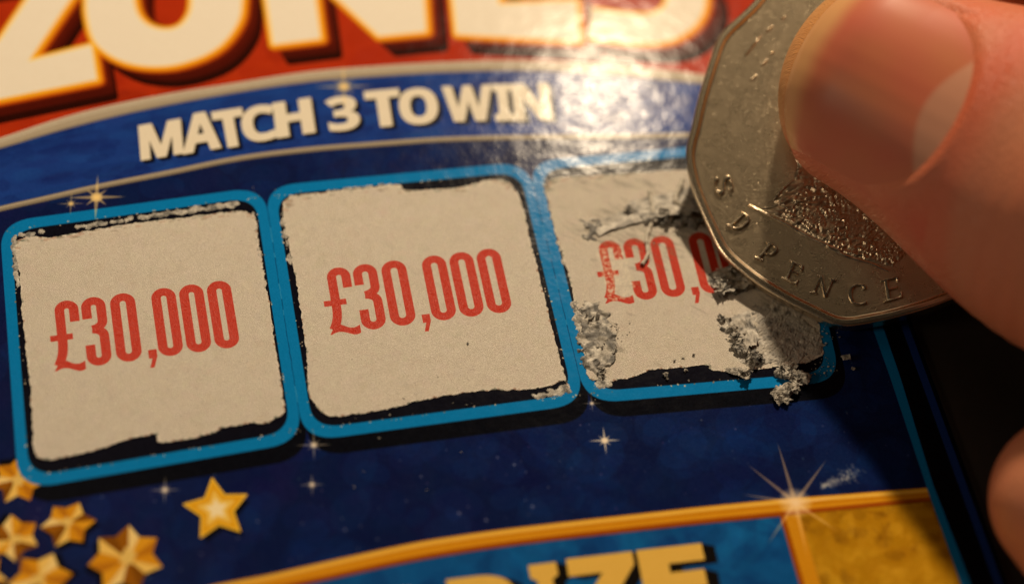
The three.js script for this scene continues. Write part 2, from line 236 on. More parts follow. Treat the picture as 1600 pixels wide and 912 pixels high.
  for (let i = 0; i < 1500; i++) { g.fillStyle = rnd() < 0.55 ? `rgba(24,118,186,${0.16 * rnd()})` : `rgba(14,28,84,${0.18 * rnd()})`; g.beginPath(); g.ellipse(mix(10, W1, rnd()), mix(38, CARD.z1, rnd()), 0.5 + 2 * rnd(), 0.3 + 1.2 * rnd(), rnd() * 3, 0, 7); g.fill(); }
  g.restore();
  for (let k = 6; k >= 1; k--) for (const [ch, ...q] of PLAN.prize) glyph(ch, q, 0.16 * k, 0.07 * k, '#15110f', 6);
  for (const [ch, ...q] of PLAN.prize) { glyph(ch, q, 0, 0, '#e3b654', 6); }
  fill([...bt, ...bb.slice().reverse()], '#d8921a');
  stroke(shift(bt, 0, 0.28), 0.3, '#edb84a'); stroke(shift(bt, 0, 0.62), 0.2, '#c98112'); stroke(shift(bb, 0, -0.22), 0.42, '#a24f0e'); stroke(shift(bb, 0, -0.05), 0.14, '#7b3409');
  g.save(); g.beginPath(); path([PLAN.goldBox[0], PLAN.goldBox[1], [PLAN.goldBox[2][0], CARD.z1], [PLAN.goldBox[3][0], CARD.z1]]); g.clip();
  g.fillStyle = '#b07c12'; g.fillRect(40, 30, 60, 60);
  for (let i = 0; i < 1400; i++) { const x = mix(57, 75, rnd()), z = mix(36, CARD.z1, rnd()), v = fbm(x * 0.35, z * 0.35, 3, 4.4); g.fillStyle = v > 0 ? `rgba(222,170,46,${0.22 * rnd()})` : `rgba(88,50,8,${0.2 * rnd()})`; g.beginPath(); g.ellipse(x, z, 0.2 + 0.9 * rnd(), 0.1 + 0.5 * rnd(), rnd() * 3, 0, 7); g.fill(); }
  g.restore();
  fill([PLAN.vbar[0], PLAN.vbar[1], [PLAN.vbar[2][0], CARD.z1], [PLAN.vbar[3][0], CARD.z1]], '#d08c18'); stroke([PLAN.vbar[0], [PLAN.vbar[3][0], CARD.z1]], 0.4, '#9a4c0c');
  // right-hand border: black, bright blue rule, black, navy rule
  { const e = PLAN.edgeBlue, right = e.slice(1, 6), left = [e[0], ...e.slice(6).reverse()]; fill([...right, [right[4][0], CARD.z1], [W1, CARD.z1], [W1, -2], [right[0][0], -2]], '#07080d'); fill(e, '#0c72b2'); stroke([[e[5][0] - 0.4, e[5][1]], [e[5][0] - 0.45, CARD.z1]], 0.8, '#0c72b2'); }
  fill([[73.9, 0], [74.6, 0], [74.45, CARD.z1], [73.8, CARD.z1]], '#17306f');
  // big flare where the gold rules meet
  { const [o, ...rays] = PLAN.flare; for (const t of rays) { const dx = t[0] - o[0], dz = t[1] - o[1], l = Math.hypot(dx, dz), w = 0.2; fill([t, [o[0] - dz / l * w, o[1] + dx / l * w], [o[0] + dz / l * w, o[1] - dx / l * w]], 'rgba(255,208,146,0.42)'); } for (let k = 0; k < 8; k++) { g.fillStyle = 'rgba(255,226,180,0.16)'; g.beginPath(); g.arc(o[0], o[1], 0.25 + 0.16 * k, 0, 7); g.fill(); } }
  // dusty smear
  for (let i = 0; i < 420; i++) { const t = rnd(), a = PLAN.dust[0], b = PLAN.dust[3], s = 0.25 + 0.8 * t; g.fillStyle = `rgba(205,200,190,${0.2 * rnd()})`; g.beginPath(); g.arc(mix(a[0], b[0], t) + (rnd() + rnd() - 1) * s, mix(a[1], b[1], t) + (rnd() + rnd() - 1) * s, 0.04 + 0.1 * rnd(), 0, 7); g.fill(); }
  // print grain
  const im = g.getImageData(0, 0, NP, NP), d = im.data, r2 = seeded(5);
  for (let i = 0; i < d.length; i += 4) { const n = (r2() + r2() - 1) * 13, y = n * 0.6 + (r2() - 0.5) * 6; d[i] += y; d[i + 1] += n * 0.75; d[i + 2] += n; }
  g.setTransform(1, 0, 0, 1, 0, 0); g.putImageData(im, 0, 0);
  return colourTexture(c);
}

// ---------------------------------------------------------------- scratch card
const card = thing('scratch_card', 'glossy printed scratch card with three scratched cream boxes lying on the dark table', 'scratch card');
{
  const f1 = torus(1024, 26, 1), f2 = torus(1024, 90, 4), f3 = torus(1024, 240, 8);
  const orange = tile(1024, (x, y) => 0.5 + 0.6 * f1(x, y) + 0.2 * f2(x, y) + 0.04 * f3(x, y));
  orange.repeat.set(2.3, 3);
  const f4 = torus(512, 12, 3), f5 = torus(512, 60, 6);
  const gloss = tile(512, (x, y) => 0.86 + 0.1 * f4(x, y) + 0.14 * f5(x, y)); gloss.repeat.set(1.7, 2.1);
  const print = new THREE.MeshPhysicalMaterial({ name: 'varnished_print', map: printedFace(), roughness: 0.17, roughnessMap: gloss, bumpMap: orange, bumpScale: 0.000013, specularIntensity: 0.055 });
  const paper = new THREE.MeshStandardMaterial({ name: 'card_stock', color: '#cfc8ba', roughness: 0.9 });
  const w = CARD.x1 - CARD.x0, h = CARD.z1 - CARD.z0, g = new THREE.BoxGeometry(w, CARD.thick, h).translate((CARD.x0 + CARD.x1) / 2, -CARD.thick / 2, (CARD.z0 + CARD.z1) / 2);
  part('card_sheet', g, [paper, paper, print, paper, paper, paper], card);
}
// one play box: the cream layer that scratching has laid bare, ragged at its edge
const PANEL_TOP = 0.05;
function ragged(poly, seed, amp) {
  const pts = spline(poly, 700, true);
  return pts.map(([x, z], i) => { const a = pts[(i + 1) % pts.length], b = pts[(i + pts.length - 1) % pts.length], dx = a[0] - b[0], dz = a[1] - b[1], l = Math.hypot(dx, dz) + 1e-9, n = amp * (1.3 * fbm(x * 1.6 + seed, z * 1.6, 2, seed) + 0.8 * fbm(x * 7 + seed, z * 7, 3, seed)); return [x - dz / l * n, z + dx / l * n]; });
}
function sumGlyphs(g, [bl, br, tl], style) {
  const vx = tl[0] - bl[0], vz = tl[1] - bl[1], vl = Math.hypot(vx, vz), Wt = Math.hypot(br[0] - bl[0], br[1] - bl[1]) / vl, s = 0.113;
  g.save(); g.transform((br[0] - bl[0]) / Wt, (br[1] - bl[1]) / Wt, vx, vz, bl[0], bl[1]);
  g.strokeStyle = g.fillStyle = style; g.lineWidth = s; g.lineCap = 'butt'; g.lineJoin = 'round';
  const at = (f0, f1, draw) => { g.save(); g.translate(f0 * Wt, 0); draw((f1 - f0) * Wt); g.restore(); };
  const zero = (w) => { w -= 0.042; const r = (w - s) / 2, x = s / 2; g.beginPath(); g.moveTo(x, r + s / 2); g.lineTo(x, 1 - r - s / 2); g.arc(x + r, 1 - r - s / 2, r, Math.PI, 0, true); g.lineTo(x + 2 * r, r + s / 2); g.arc(x + r, r + s / 2, r, 0, Math.PI, true); g.closePath(); g.stroke(); };
  const pound = (w) => {
    const l = 0.36 * w, r = (w * 0.97 - s / 2 - l) / 2;
    g.beginPath(); g.moveTo(l + 2 * r, 0.68); g.lineTo(l + 2 * r, 1 - r - s / 2); g.arc(l + r, 1 - r - s / 2, r, 0, Math.PI, false); g.lineTo(l, 0.42); g.bezierCurveTo(l, 0.26, l - 0.02, 0.18, 0.16 * w, 0.07); g.stroke();
    g.beginPath(); g.moveTo(0.02 * w, 0.0); g.lineTo(0.2 * w, 0.13); g.bezierCurveTo(0.45 * w, 0.2, 0.6 * w, -0.01, w, 0.1); g.lineTo(w, -0.02); g.bezierCurveTo(0.7 * w, -0.1, 0.5 * w, 0.1, 0.08 * w, 0); g.fill();
    g.lineWidth = 0.085; g.beginPath(); g.moveTo(-0.02 * w, 0.47); g.lineTo(0.7 * w, 0.47); g.stroke(); g.lineWidth = s;
  };
  const three = (w) => { w -= 0.035; const r = (w - s) / 2, x = s / 2, R = x + 2 * r; g.beginPath(); g.moveTo(x, 0.69); g.lineTo(x, 1 - r - s / 2); g.arc(x + r, 1 - r - s / 2, r, Math.PI, 0, true); g.lineTo(R, 0.65); g.bezierCurveTo(R, 0.56, x + r, 0.535, x + 0.5 * r, 0.53); g.moveTo(x + 0.5 * r, 0.53); g.bezierCurveTo(x + r, 0.525, R, 0.5, R, 0.41); g.lineTo(R, r + s / 2); g.arc(x + r, r + s / 2, r, 0, Math.PI, true); g.lineTo(x, 0.31); g.stroke(); };
  const comma = (w) => { g.beginPath(); g.moveTo(0, 0); g.lineTo(0, 0.125); g.lineTo(0.1, 0.125); g.lineTo(0.1, 0.02); g.lineTo(0.05, -0.13); g.lineTo(0.0, -0.13); g.lineTo(0.04, 0); g.fill(); };
  at(0, 0.165, pound); at(0.175, 0.32, three); at(0.329, 0.482, zero); at(0.496, 0.54, comma); at(0.55, 0.7, zero); at(0.7, 0.85, zero); at(0.85, 1, zero);
  g.restore();
}
const speckle = (() => { const a = torus(1024, 420, 2), b = torus(1024, 210, 5); return tile(1024, (x, y) => 0.5 + 0.55 * a(x, y) + 0.5 * b(x, y)); })();
speckle.repeat.set(1 / 16, 1 / 16);
PLAN.panels.forEach((poly, i) => {
  const outline = ragged(poly, 3.1 + i * 5.7, 0.14), [x0, z0, x1, z1] = bounds(outline), N = 1024, r = seeded(40 + i);
  const [c, g] = canvas(N, N), sx = N / (x1 - x0), sz = N / (z1 - z0);
  g.fillStyle = '#cdc4b6'; g.fillRect(0, 0, N, N); g.setTransform(sx, 0, 0, sz, -x0 * sx, -z0 * sz);
  for (let k = 0; k < 2600; k++) { g.fillStyle = r() < 0.5 ? `rgba(222,212,198,${0.06 * r()})` : `rgba(170,158,142,${0.06 * r()})`; g.beginPath(); g.ellipse(mix(x0, x1, r()), mix(z0, z1, r()), 0.1 + 0.9 * r(), 0.06 + 0.4 * r(), r() * 3, 0, 7); g.fill(); }
  sumGlyphs(g, PLAN.sums[i], '#c22c0c');
  if (i === 2) {
    // grey film of rubbed latex still clinging, cut by clean scratch lanes
    for (let k = 0; k < 9000; k++) {
      const x = mix(x0, x1, r()), z = mix(z0, z1, r()), v = fbm(x * 0.28 + 0.25 * z, z * 0.5 - 0.1 * x, 3, 9.1);
      const near = Math.exp(-(((x - 55.5) / 6) ** 2 + ((z - 8.2) / 3.2) ** 2)) + 0.9 * Math.exp(-(((x - 65) / 4) ** 2 + ((z - 17) / 6) ** 2));
      if (r() < clamp(v + near * 0.9 - 0.12) * 0.9) { g.fillStyle = r() < 0.74 ? `rgba(120,114,104,${0.22 * r()})` : `rgba(222,214,200,${0.2 * r()})`; g.beginPath(); g.ellipse(x, z, 0.15 + 0.9 * r(), 0.05 + 0.16 * r(), 0.5 + 0.4 * r(), 0, 7); g.fill(); }
    }
    for (let k = 0; k < 520; k++) { const x = 51 + 0.8 * (r() - 0.5) * 3, z = 10.5 + r() * 5.5; g.fillStyle = `rgba(226,216,198,${0.6 * r()})`; g.beginPath(); g.ellipse(x, z, 0.05 + 0.12 * r(), 0.04 + 0.14 * r(), r(), 0, 7); g.fill(); }
    for (let k = 0; k < 120; k++) { g.fillStyle = `rgba(70,66,60,${0.5 * r()})`; g.beginPath(); g.arc(mix(60, 67, r()), mix(12.5, 24, r()), 0.03 + 0.08 * r(), 0, 7); g.fill(); }
  }
  // rim of the layer: paler, with flecks of the torn overprint
  for (let k = 0; k < outline.length; k++) if (r() < 0.8) { const [x, z] = outline[k]; g.fillStyle = r() < 0.75 ? `rgba(236,228,214,${0.7 * r()})` : r() < 0.5 ? 'rgba(150,110,90,0.6)' : 'rgba(90,100,88,0.5)'; g.beginPath(); g.arc(x, z, 0.05 + 0.12 * r(), 0, 7); g.fill(); }
  for (let k = 0; k < 300; k++) { const [x, z] = outline[Math.floor(r() * outline.length)]; if (z > z0 + 1.6) continue; g.fillStyle = ['rgba(168,120,100,0.35)', 'rgba(96,108,96,0.35)', 'rgba(232,222,204,0.4)', 'rgba(120,104,84,0.35)'][Math.floor(r() * 4)]; g.beginPath(); g.ellipse(x + r() - 0.5, z + 0.5 * r(), 0.1 + 0.3 * r(), 0.05 + 0.08 * r(), 0, 0, 7); g.fill(); }
  const im = g.getImageData(0, 0, N, N), d = im.data;
  for (let k = 0; k < d.length; k += 4) { const n = (r() + r() + r() - 1.5) * 30; d[k] += n; d[k + 1] += n; d[k + 2] += n * 0.9; }
  g.setTransform(1, 0, 0, 1, 0, 0); g.putImageData(im, 0, 0);
  const map = colourTexture(c); map.wrapS = map.wrapT = THREE.ClampToEdgeWrapping;
  // uv in millimetres; the print map is scaled to the box, the speckle repeats
  map.repeat.set(1 / (x1 - x0), 1 / (z1 - z0)); map.offset.set(-x0 / (x1 - x0), 1 + z0 / (z1 - z0));
  const m = new THREE.MeshPhysicalMaterial({ name: 'satin_cream_layer', map, roughness: i === 2 ? 0.32 : 0.36, specularIntensity: 0.6, bumpMap: speckle, bumpScale: i === 2 ? 0.000045 : 0.000038 });
  const shape = new THREE.Shape(outline.map(([x, z]) => new THREE.Vector2(x, -z)));
  const geo = new THREE.ExtrudeGeometry(shape, { depth: PANEL_TOP - 0.012, bevelEnabled: true, bevelThickness: 0.012, bevelSize: 0.012, bevelSegments: 1, curveSegments: 1 });
  geo.rotateX(-Math.PI / 2).translate(0, 0.002, 0);
  const p = geo.attributes.position, uv = new Float32Array(p.count * 2);
  for (let k = 0; k < p.count; k++) { uv[2 * k] = p.getX(k); uv[2 * k + 1] = -p.getZ(k); }
  geo.setAttribute('uv', new THREE.BufferAttribute(uv, 2));
  part('play_panel', geo, m, card, ['cream play box with clean red sum beside the gold stars', 'cream play box with clean red sum in the middle', 'half scratched cream play box with grey smears beside the coin'][i]);
});

// ---------------------------------------------------------------- latex residue and shavings
const latex = new THREE.MeshPhysicalMaterial({ name: 'rubbed_latex', vertexColors: true, roughness: 0.5, bumpMap: speckle, bumpScale: 0.00003 });
const TONES = [[0.50, 0.465, 0.41], [0.36, 0.338, 0.3], [0.15, 0.142, 0.13], [0.66, 0.62, 0.545], [0.44, 0.395, 0.325]];
function tint(x, y, z, seed, dark = 0.35) {
  const v = fbm(x * 1.5 + seed, z * 1.5 + y, 3, seed) * 1.5 + 0.5, a = smooth(dark - 0.12, dark + 0.12, v), b = smooth(dark + 0.12, 0.75, v), c = smooth(0.72, 0.9, v), w = smooth(0.1, 0.4, noise(x * 0.9, z * 0.9, seed + 3)), j = 0.92 + 0.16 * noise(x * 9, z * 9, y * 9);
  return [0, 1, 2].map((k) => mix(mix(mix(mix(TONES[2][k], TONES[1][k], a), TONES[0][k], b), TONES[3][k], c), TONES[4][k], 0.5 * w) * j);
}
// rubbed film, a low crust that follows a polygon on the card
function crust(poly, seed, { cell = 0.07, height = 0.18, base = PANEL_TOP, grow = 0.35, rough = 3, dark = 0.35, cut = 0 }) {
  const [x0, z0, x1, z1] = bounds(poly).map((b, i) => b + (i < 2 ? -0.6 : 0.6)), nx = Math.ceil((x1 - x0) / cell), nz = Math.ceil((z1 - z0) / cell);
  const h = new Float32Array((nx + 1) * (nz + 1)), pos = [], col = [], uv = [], idx = [], id = new Int32Array((nx + 1) * (nz + 1)).fill(-1);
  for (let j = 0; j <= nz; j++) for (let i = 0; i <= nx; i++) {
    const x = x0 + i * cell, z = z0 + j * cell, e = edgeDistance(poly, x, z) * (inside(poly, x, z) ? 1 : -1), m = e + grow * (fbm(x * 1.7 + seed, z * 1.7, 3, seed) * 2.2) - cut * Math.max(0, noise(x * 1.3, z * 1.3, seed));
    const ridge = 1 - Math.abs(fbm(x * rough * 0.55 + seed, z * rough * 0.55, 2, seed + 2)) * 2.6;
    h[j * (nx + 1) + i] = m <= 0 ? -1 : Math.min(1, m / 0.15) * height * Math.max(0.06, ridge);
  }
  const get = (i, j) => {
    const k = j * (nx + 1) + i; if (id[k] >= 0) return id[k];
    const x = x0 + i * cell, z = z0 + j * cell, y = base + Math.max(-0.012, h[k]); id[k] = pos.length / 3;
    pos.push(x, y, z); col.push(...tint(x, y * 2, z, seed, dark)); uv.push(x, z); return id[k];
  };
  for (let j = 0; j < nz; j++) for (let i = 0; i < nx; i++) { const k = j * (nx + 1) + i; if (Math.max(h[k], h[k + 1], h[k + nx + 1], h[k + nx + 2]) <= 0) continue; const a = get(i, j), b = get(i + 1, j), c = get(i, j + 1), d = get(i + 1, j + 1); idx.push(a, c, b, b, c, d); }
  const g = new THREE.BufferGeometry(); g.setIndex(idx); g.setAttribute('position', new THREE.Float32BufferAttribute(pos, 3)); g.setAttribute('color', new THREE.Float32BufferAttribute(col, 3)); g.setAttribute('uv', new THREE.Float32BufferAttribute(uv, 2)); g.computeVertexNormals();
  return g;
}
// a crumpled shaving: lumps and bent flakes pressed together
function shaving(blobs, flakes, seed, dark = 0.3) {
  const r = seeded(seed), list = [];
  const finish = (g) => { const p = g.attributes.position, col = [], uv = []; for (let i = 0; i < p.count; i++) { col.push(...tint(p.getX(i) * 1.6, p.getY(i) * 1.6, p.getZ(i) * 1.6, seed, dark)); uv.push(p.getX(i), p.getZ(i) + p.getY(i)); } g.setAttribute('color', new THREE.Float32BufferAttribute(col, 3)); g.setAttribute('uv', new THREE.Float32BufferAttribute(uv, 2)); g.computeVertexNormals(); list.push(g); };
  for (const [x, y, z, rx, ry, rz, turn = 0] of blobs) {
    let g = new THREE.IcosahedronGeometry(1, 22); g.deleteAttribute('uv'); g.deleteAttribute('normal'); g = mergeVertices(g, 1e-4);
    const p = g.attributes.position, q = V();
    for (let i = 0; i < p.count; i++) {
      q.fromBufferAttribute(p, i);
      const f = 1 + 0.8 * fbm(q.x * 1.5 + seed + x, q.y * 1.5 + q.z * 1.3, 2, seed + z) + 0.55 * (0.35 - Math.abs(noise(q.x * 2.6 + x, q.z * 2.6 + q.y * 2, seed)) * 1.6);
      q.multiplyScalar(Math.max(0.25, f)); q.set(q.x * rx, q.y * ry, q.z * rz).applyAxisAngle(V(0, 1, 0), turn); p.setXYZ(i, q.x + x, Math.max(y + q.y, PANEL_TOP * 0.2), q.z + z);
    }
    finish(g);
  }
  for (const [x, y, z, spread, count, size] of flakes) for (let k = 0; k < count; k++) {
    const w = size * (0.5 + r()), l = size * (0.6 + 1.1 * r()), t = 0.035 + 0.03 * r(), bend = (r() - 0.3) * 2.4, g = new THREE.BoxGeometry(w, t, l, 9, 1, 9); g.deleteAttribute('uv'); g.deleteAttribute('normal'); const gm = mergeVertices(g, 1e-5), p = gm.attributes.position, q = V(), e = new THREE.Euler((r() - 0.5) * 1.7, r() * 6.3, (r() - 0.5) * 1.7), ox = x + (r() + r() - 1) * spread, oy = y + r() * size * 0.5, oz = z + (r() + r() - 1) * spread, s0 = r() * 50;
    for (let i = 0; i < p.count; i++) {
      q.fromBufferAttribute(p, i); const u = q.x / w * 2, v = q.z / l * 2, edge = 1 + 0.5 * noise(u * 2.2 + s0, v * 2.2, s0); q.x *= edge; q.z *= edge; q.y += bend * u * u * w * 0.28 + 0.22 * size * noise(u * 1.4 + s0, v * 1.4, 3.3); q.applyEuler(e); p.setXYZ(i, q.x + ox, Math.max(0.01, q.y + oy), q.z + oz);
    }
    finish(gm);
  }
  return mergeGeometries(list);
}
const P = PLAN;
// a lifted sheet of film: corners a b (rooted) and c d (free), rising towards the free side
function film([a, b, c, d], seed, rise, wave, dark = 0.15) {
  const n = 46, pos = [], col = [], uv = [], idx = [], t = 0.05;
  for (let layer = 0; layer < 2; layer++) for (let j = 0; j <= n; j++) for (let i = 0; i <= n; i++) {
    const u = i / n, v0 = j / n, v = v0 * (1 + 0.22 * fbm(u * 5 + seed, 1.7, 3, seed)), x = mix(mix(a[0], b[0], u), mix(d[0], c[0], u), v) + 0.12 * noise(v0 * 4, seed), z = mix(mix(a[1], b[1], u), mix(d[1], c[1], u), v), y = PANEL_TOP + 0.012 + rise(u, v0) + wave * (noise(u * 4 + seed, v0 * 3, 2.2) + 0.6 * noise(u * 9 + seed, v0 * 7, 5.2)) * smooth(0, 0.3, v0);
    pos.push(x, Math.max(PANEL_TOP + 0.004, y) - layer * t * smooth(0, 0.25, v0), z); uv.push(x, z); col.push(...tint(x, 0, z, seed, dark));
  }
  const M = (n + 1) ** 2; for (let j = 0; j < n; j++) for (let i = 0; i < n; i++) { const p = j * (n + 1) + i; idx.push(p, p + n + 1, p + 1, p + 1, p + n + 1, p + n + 2, M + p, M + p + 1, M + p + n + 1, M + p + 1, M + p + n + 2, M + p + n + 1); }
  for (let i = 0; i < n; i++) for (const [p, q] of [[n * (n + 1) + i, n * (n + 1) + i + 1], [i * (n + 1), (i + 1) * (n + 1)], [i * (n + 1) + n, (i + 1) * (n + 1) + n]]) idx.push(p, M + p, q, q, M + p, M + q);
  const g = new THREE.BufferGeometry(); g.setIndex(idx); g.setAttribute('position', new THREE.Float32BufferAttribute(pos, 3)); g.setAttribute('color', new THREE.Float32BufferAttribute(col, 3)); g.setAttribute('uv', new THREE.Float32BufferAttribute(uv, 2)); g.computeVertexNormals(); return g;
}
part('latex_film', film([[53.7, 5.8], [60.8, 4.9], [60.4, 8.4], [54.6, 8.3]], 5.1, (u, v) => 0.75 * v ** 1.6 * (0.35 + 0.65 * smooth(0.05, 0.3, u)), 0.16), latex, card, 'cream latex film lifted along its lower edge above the third sum');
part('latex_film', film([[50.1, 7.6], [54.6, 6.3], [54.7, 8.0], [50.3, 9.2]], 7.4, (u, v) => 0.16 * v, 0.06), latex, card, 'thin latex film edge beside the dark specks');
part('latex_film', film([[59.4, 19.3], [61.4, 18.7], [61.4, 22.2], [59.7, 23.0]], 9.6, (u, v) => 0.5 * v * v, 0.2), latex, card, 'torn latex film below the comma of the third sum');
part('latex_film', film([[58.7, 14.5], [61.5, 13.7], [62.4, 16.3], [59.4, 17.1]], 12.2, (u, v) => 0.6 * v * v, 0.22), latex, card, 'crumpled latex film pushed up by the coin edge');
// films that still stick to the card are its parts
part('latex_residue', crust(P.lump, 4.2, { height: 0.17, grow: 0.45, dark: 0.45, rough: 2.0 }), latex, card, 'grey crumpled latex patch at the lower corner of the half scratched box');
part('latex_residue', crust([[P.smudgeA[0][0] - 0.5, P.smudgeA[0][1] - 0.4], [P.smudgeA[0][0] + 0.9, P.smudgeA[0][1] - 0.3], [P.smudgeA[0][0] + 0.7, P.smudgeA[0][1] + 0.5], [P.smudgeA[1][0] + 0.5, P.smudgeA[1][1] + 0.4], [P.smudgeA[1][0] - 0.4, P.smudgeA[1][1] + 0.3]], 8.3, { height: 0.14, grow: 0.4, dark: 0.62, rough: 2.4, cut: 0.9 }), latex, card, 'two small dark latex specks above the third sum');
part('latex_residue', crust([P.underCoin[0], [P.underCoin[2][0] - 1.6, P.underCoin[2][1] - 0.6], [P.underCoin[2][0] + 1.2, P.underCoin[2][1] - 0.4], [P.underCoin[3][0] + 1.4, P.underCoin[3][1] + 0.6], P.underCoin[4]], 15.7, { height: 0.34, grow: 0.4, dark: 0.36, rough: 1.5 }), latex, card, 'torn latex heap pushed up under the coin edge');
part('latex_residue', crust([[58.5, 19.15], [59.5, 19.1], [60.2, 20.9], [61.1, 22.6], [61.5, 24.3], [59.6, 24.2], [59.2, 22], [58.85, 20.7]], 21.4, { height: 0.3, grow: 0.45, dark: 0.36, rough: 2.4, cut: 0.4 }), latex, card, 'torn grey latex edge at the lower right of the half scratched box');
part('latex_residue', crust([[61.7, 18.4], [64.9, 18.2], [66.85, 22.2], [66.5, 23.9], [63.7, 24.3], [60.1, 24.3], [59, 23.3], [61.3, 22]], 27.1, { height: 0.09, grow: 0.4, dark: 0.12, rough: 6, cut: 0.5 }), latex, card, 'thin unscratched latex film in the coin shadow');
part('latex_residue', shaving([], [[48.2, 0.1, 17.5, 1.2, 6, 0.36], [48.3, 0.1, 20.5, 1.2, 6, 0.34], [54, 0.06, 24.2, 2.6, 9, 0.22], [47.6, 0.08, 23.2, 0.8, 6, 0.32]], 131, 0.35), latex, card, 'thin curled latex flakes on the grey patch and lower edge of the third box');
// narrow remnants between the cream layer and the frames
const remnantRuns = [
  [0, [[1.5, 1.75], [3.6, 1.7], [3.5, 2.1], [1.7, 2.2]]], [0, [[6.3, 1.6], [10.3, 1.3], [10.3, 1.8], [6.2, 2.0]]], [0, [[10.5, 1.35], [20.0, 0.85], [20.4, 1.35], [10.5, 1.75]]],
  [1, [[24.6, 0.95], [33.6, 0.75], [33.6, 0.95], [24.6, 1.3]]], [0, [[0.8, 2], [1.15, 2], [1.2, 8], [0.9, 8]]], [0, [[21.0, 2.2], [21.3, 2.2], [21.3, 10], [21.1, 10]]], [1, [[23.5, 2], [23.8, 2], [23.9, 8.5], [23.6, 8.5]]],
  [2, [[46.7, 3], [47.0, 3], [47.0, 12], [46.7, 12]]], [2, [[46.5, 15.6], [47.3, 15.5], [47.7, 21], [48.2, 24.3], [47.0, 24.6], [46.4, 19]]], [1, [[41.5, 24.3], [44.6, 23.7], [44.5, 24.5], [41.7, 24.8]]],
];
remnantRuns.forEach(([box, poly], i) => part('latex_remnant', crust(poly, 31 + i * 2.9, { base: 0.012, height: 0.07, cell: 0.06, grow: 0.22, dark: 0.3, rough: 4, cut: 0.35 }), latex, card));
// loose shavings lie on the card: things of their own
const loose = (name, geo, label, group) => tagged(part(name, geo, latex, scene), label, 'latex shaving', group || 'latex shavings rubbed off the card');
{
  const [a, b, c0, d] = [P.strip[1], P.strip[2], P.strip[3], P.strip[4]];
  loose('latex_shaving', shaving([[b[0] - 0.6, 0.3, b[1] + 0.1, 1.0, 0.24, 0.34, 0.12], [c0[0] + 0.2, 0.32, c0[1] + 0.1, 1.0, 0.26, 0.3, -0.05]], [[b[0], 0.3, b[1], 1.0, 9, 0.6], [c0[0], 0.35, c0[1] - 0.1, 0.9, 7, 0.6]], 71, 0.52), 'dark rolled latex shaving above the third red sum against the coin');
  loose('latex_shaving_001', shaving([[a[0] - 0.9, 0.14, a[1], 0.5, 0.1, 0.2]], [[a[0] - 1.0, 0.13, a[1], 0.5, 4, 0.35]], 76, 0.4), 'small flat latex flake left of the dark rolled shaving');
  const q = P.clump;
  loose('latex_shaving_002', shaving([[q[0][0] + 0.5, 0.25, q[0][1] + 0.4, 0.7, 0.3, 0.5], [q[2][0] - 0.7, 0.28, q[2][1] + 0.1, 0.7, 0.34, 0.6], [q[4][0], 0.24, q[4][1] - 0.7, 0.75, 0.3, 0.6]], [[q[0][0] + 0.9, 0.35, q[0][1] + 0.6, 0.7, 12, 0.55], [q[3][0] - 0.2, 0.35, q[3][1] - 0.7, 0.8, 18, 0.5], [q[4][0], 0.2, q[4][1] - 0.4, 0.7, 12, 0.45]], 83, 0.22), 'large pale crumpled latex shaving lying across the blue frame below the coin');
  const t = P.clump2;
  loose('latex_shaving_003', shaving([[t[0][0] + 0.5, 0.16, t[0][1], 0.75, 0.14, 0.3, -0.3]], [[t[1][0] - 0.2, 0.2, t[1][1] - 0.1, 0.5, 7, 0.5]], 91, 0.25), 'curled latex shaving on the lower edge of the half scratched box');
  const e = P.tear;
  loose('latex_shaving_004', shaving([[e[1][0], 0.25, e[1][1], 0.36, 0.22, 0.4, 0.7], [e[3][0] - 0.3, 0.3, e[3][1] - 0.2, 0.45, 0.3, 0.6, 0.6]], [[e[0][0], 0.15, e[0][1], 0.35, 8, 0.3], [e[2][0], 0.3, e[2][1], 0.6, 14, 0.5], [e[4][0], 0.3, e[4][1], 0.5, 8, 0.5]], 97, 0.4), 'dark and pale torn latex shaving below the comma of the third sum');
  const u = P.underCoin;
  loose('latex_shaving_005', shaving([[u[1][0] - 0.2, 0.4, u[1][1] - 0.2, 0.5, 0.3, 0.4]], [[u[1][0], 0.4, u[1][1], 0.8, 12, 0.5], [u[4][0], 0.25, u[4][1] - 0.2, 0.4, 5, 0.4]], 103, 0.35), 'crumbly latex shaving wedged in front of the coin edge');
  const f = P.flecks;
  loose('latex_shaving_006', shaving([], [[f[0][0], 0.1, f[0][1], 0.2, 2, 0.45]], 109, 0.1), 'tiny pale latex fleck beside the frame corner in the coin shadow');
  loose('latex_shaving_007', shaving([], [[f[1][0], 0.08, f[1][1], 0.1, 2, 0.22]], 113, 0.1), 'tiniest latex fleck below the pale fleck in the coin shadow');
  const g1 = P.ridge.map(([x, z]) => V(x, 0.2, z)), g2 = P.ridge2.map(([x, z]) => V(x, 0.3, z));
  const strand = (pts, rad, seed) => { const g = new THREE.TubeGeometry(new THREE.CatmullRomCurve3(pts), 90, rad, 9); const p = g.attributes.position, col = [], n = g.attributes.normal; for (let i = 0; i < p.count; i++) { const k = rad * 0.9 * fbm(p.getX(i) * 2.2, p.getZ(i) * 2.2, 3, seed); p.setXYZ(i, p.getX(i) + n.getX(i) * k, Math.max(0.03, p.getY(i) + n.getY(i) * k), p.getZ(i) + n.getZ(i) * k); const j = 0.9 + 0.2 * noise(i * 0.7, 1); col.push(0.62 * j, 0.57 * j, 0.48 * j); } g.setAttribute('color', new THREE.Float32BufferAttribute(col, 3)); g.computeVertexNormals(); return g; };
  loose('latex_strand', strand(g1, 0.17, 3.3), 'pale curled latex strand crossing the 3 of the third sum');
  loose('latex_strand_001', strand(g2, 0.26, 6.3), 'pale forked latex strand standing beside the coin edge');
}
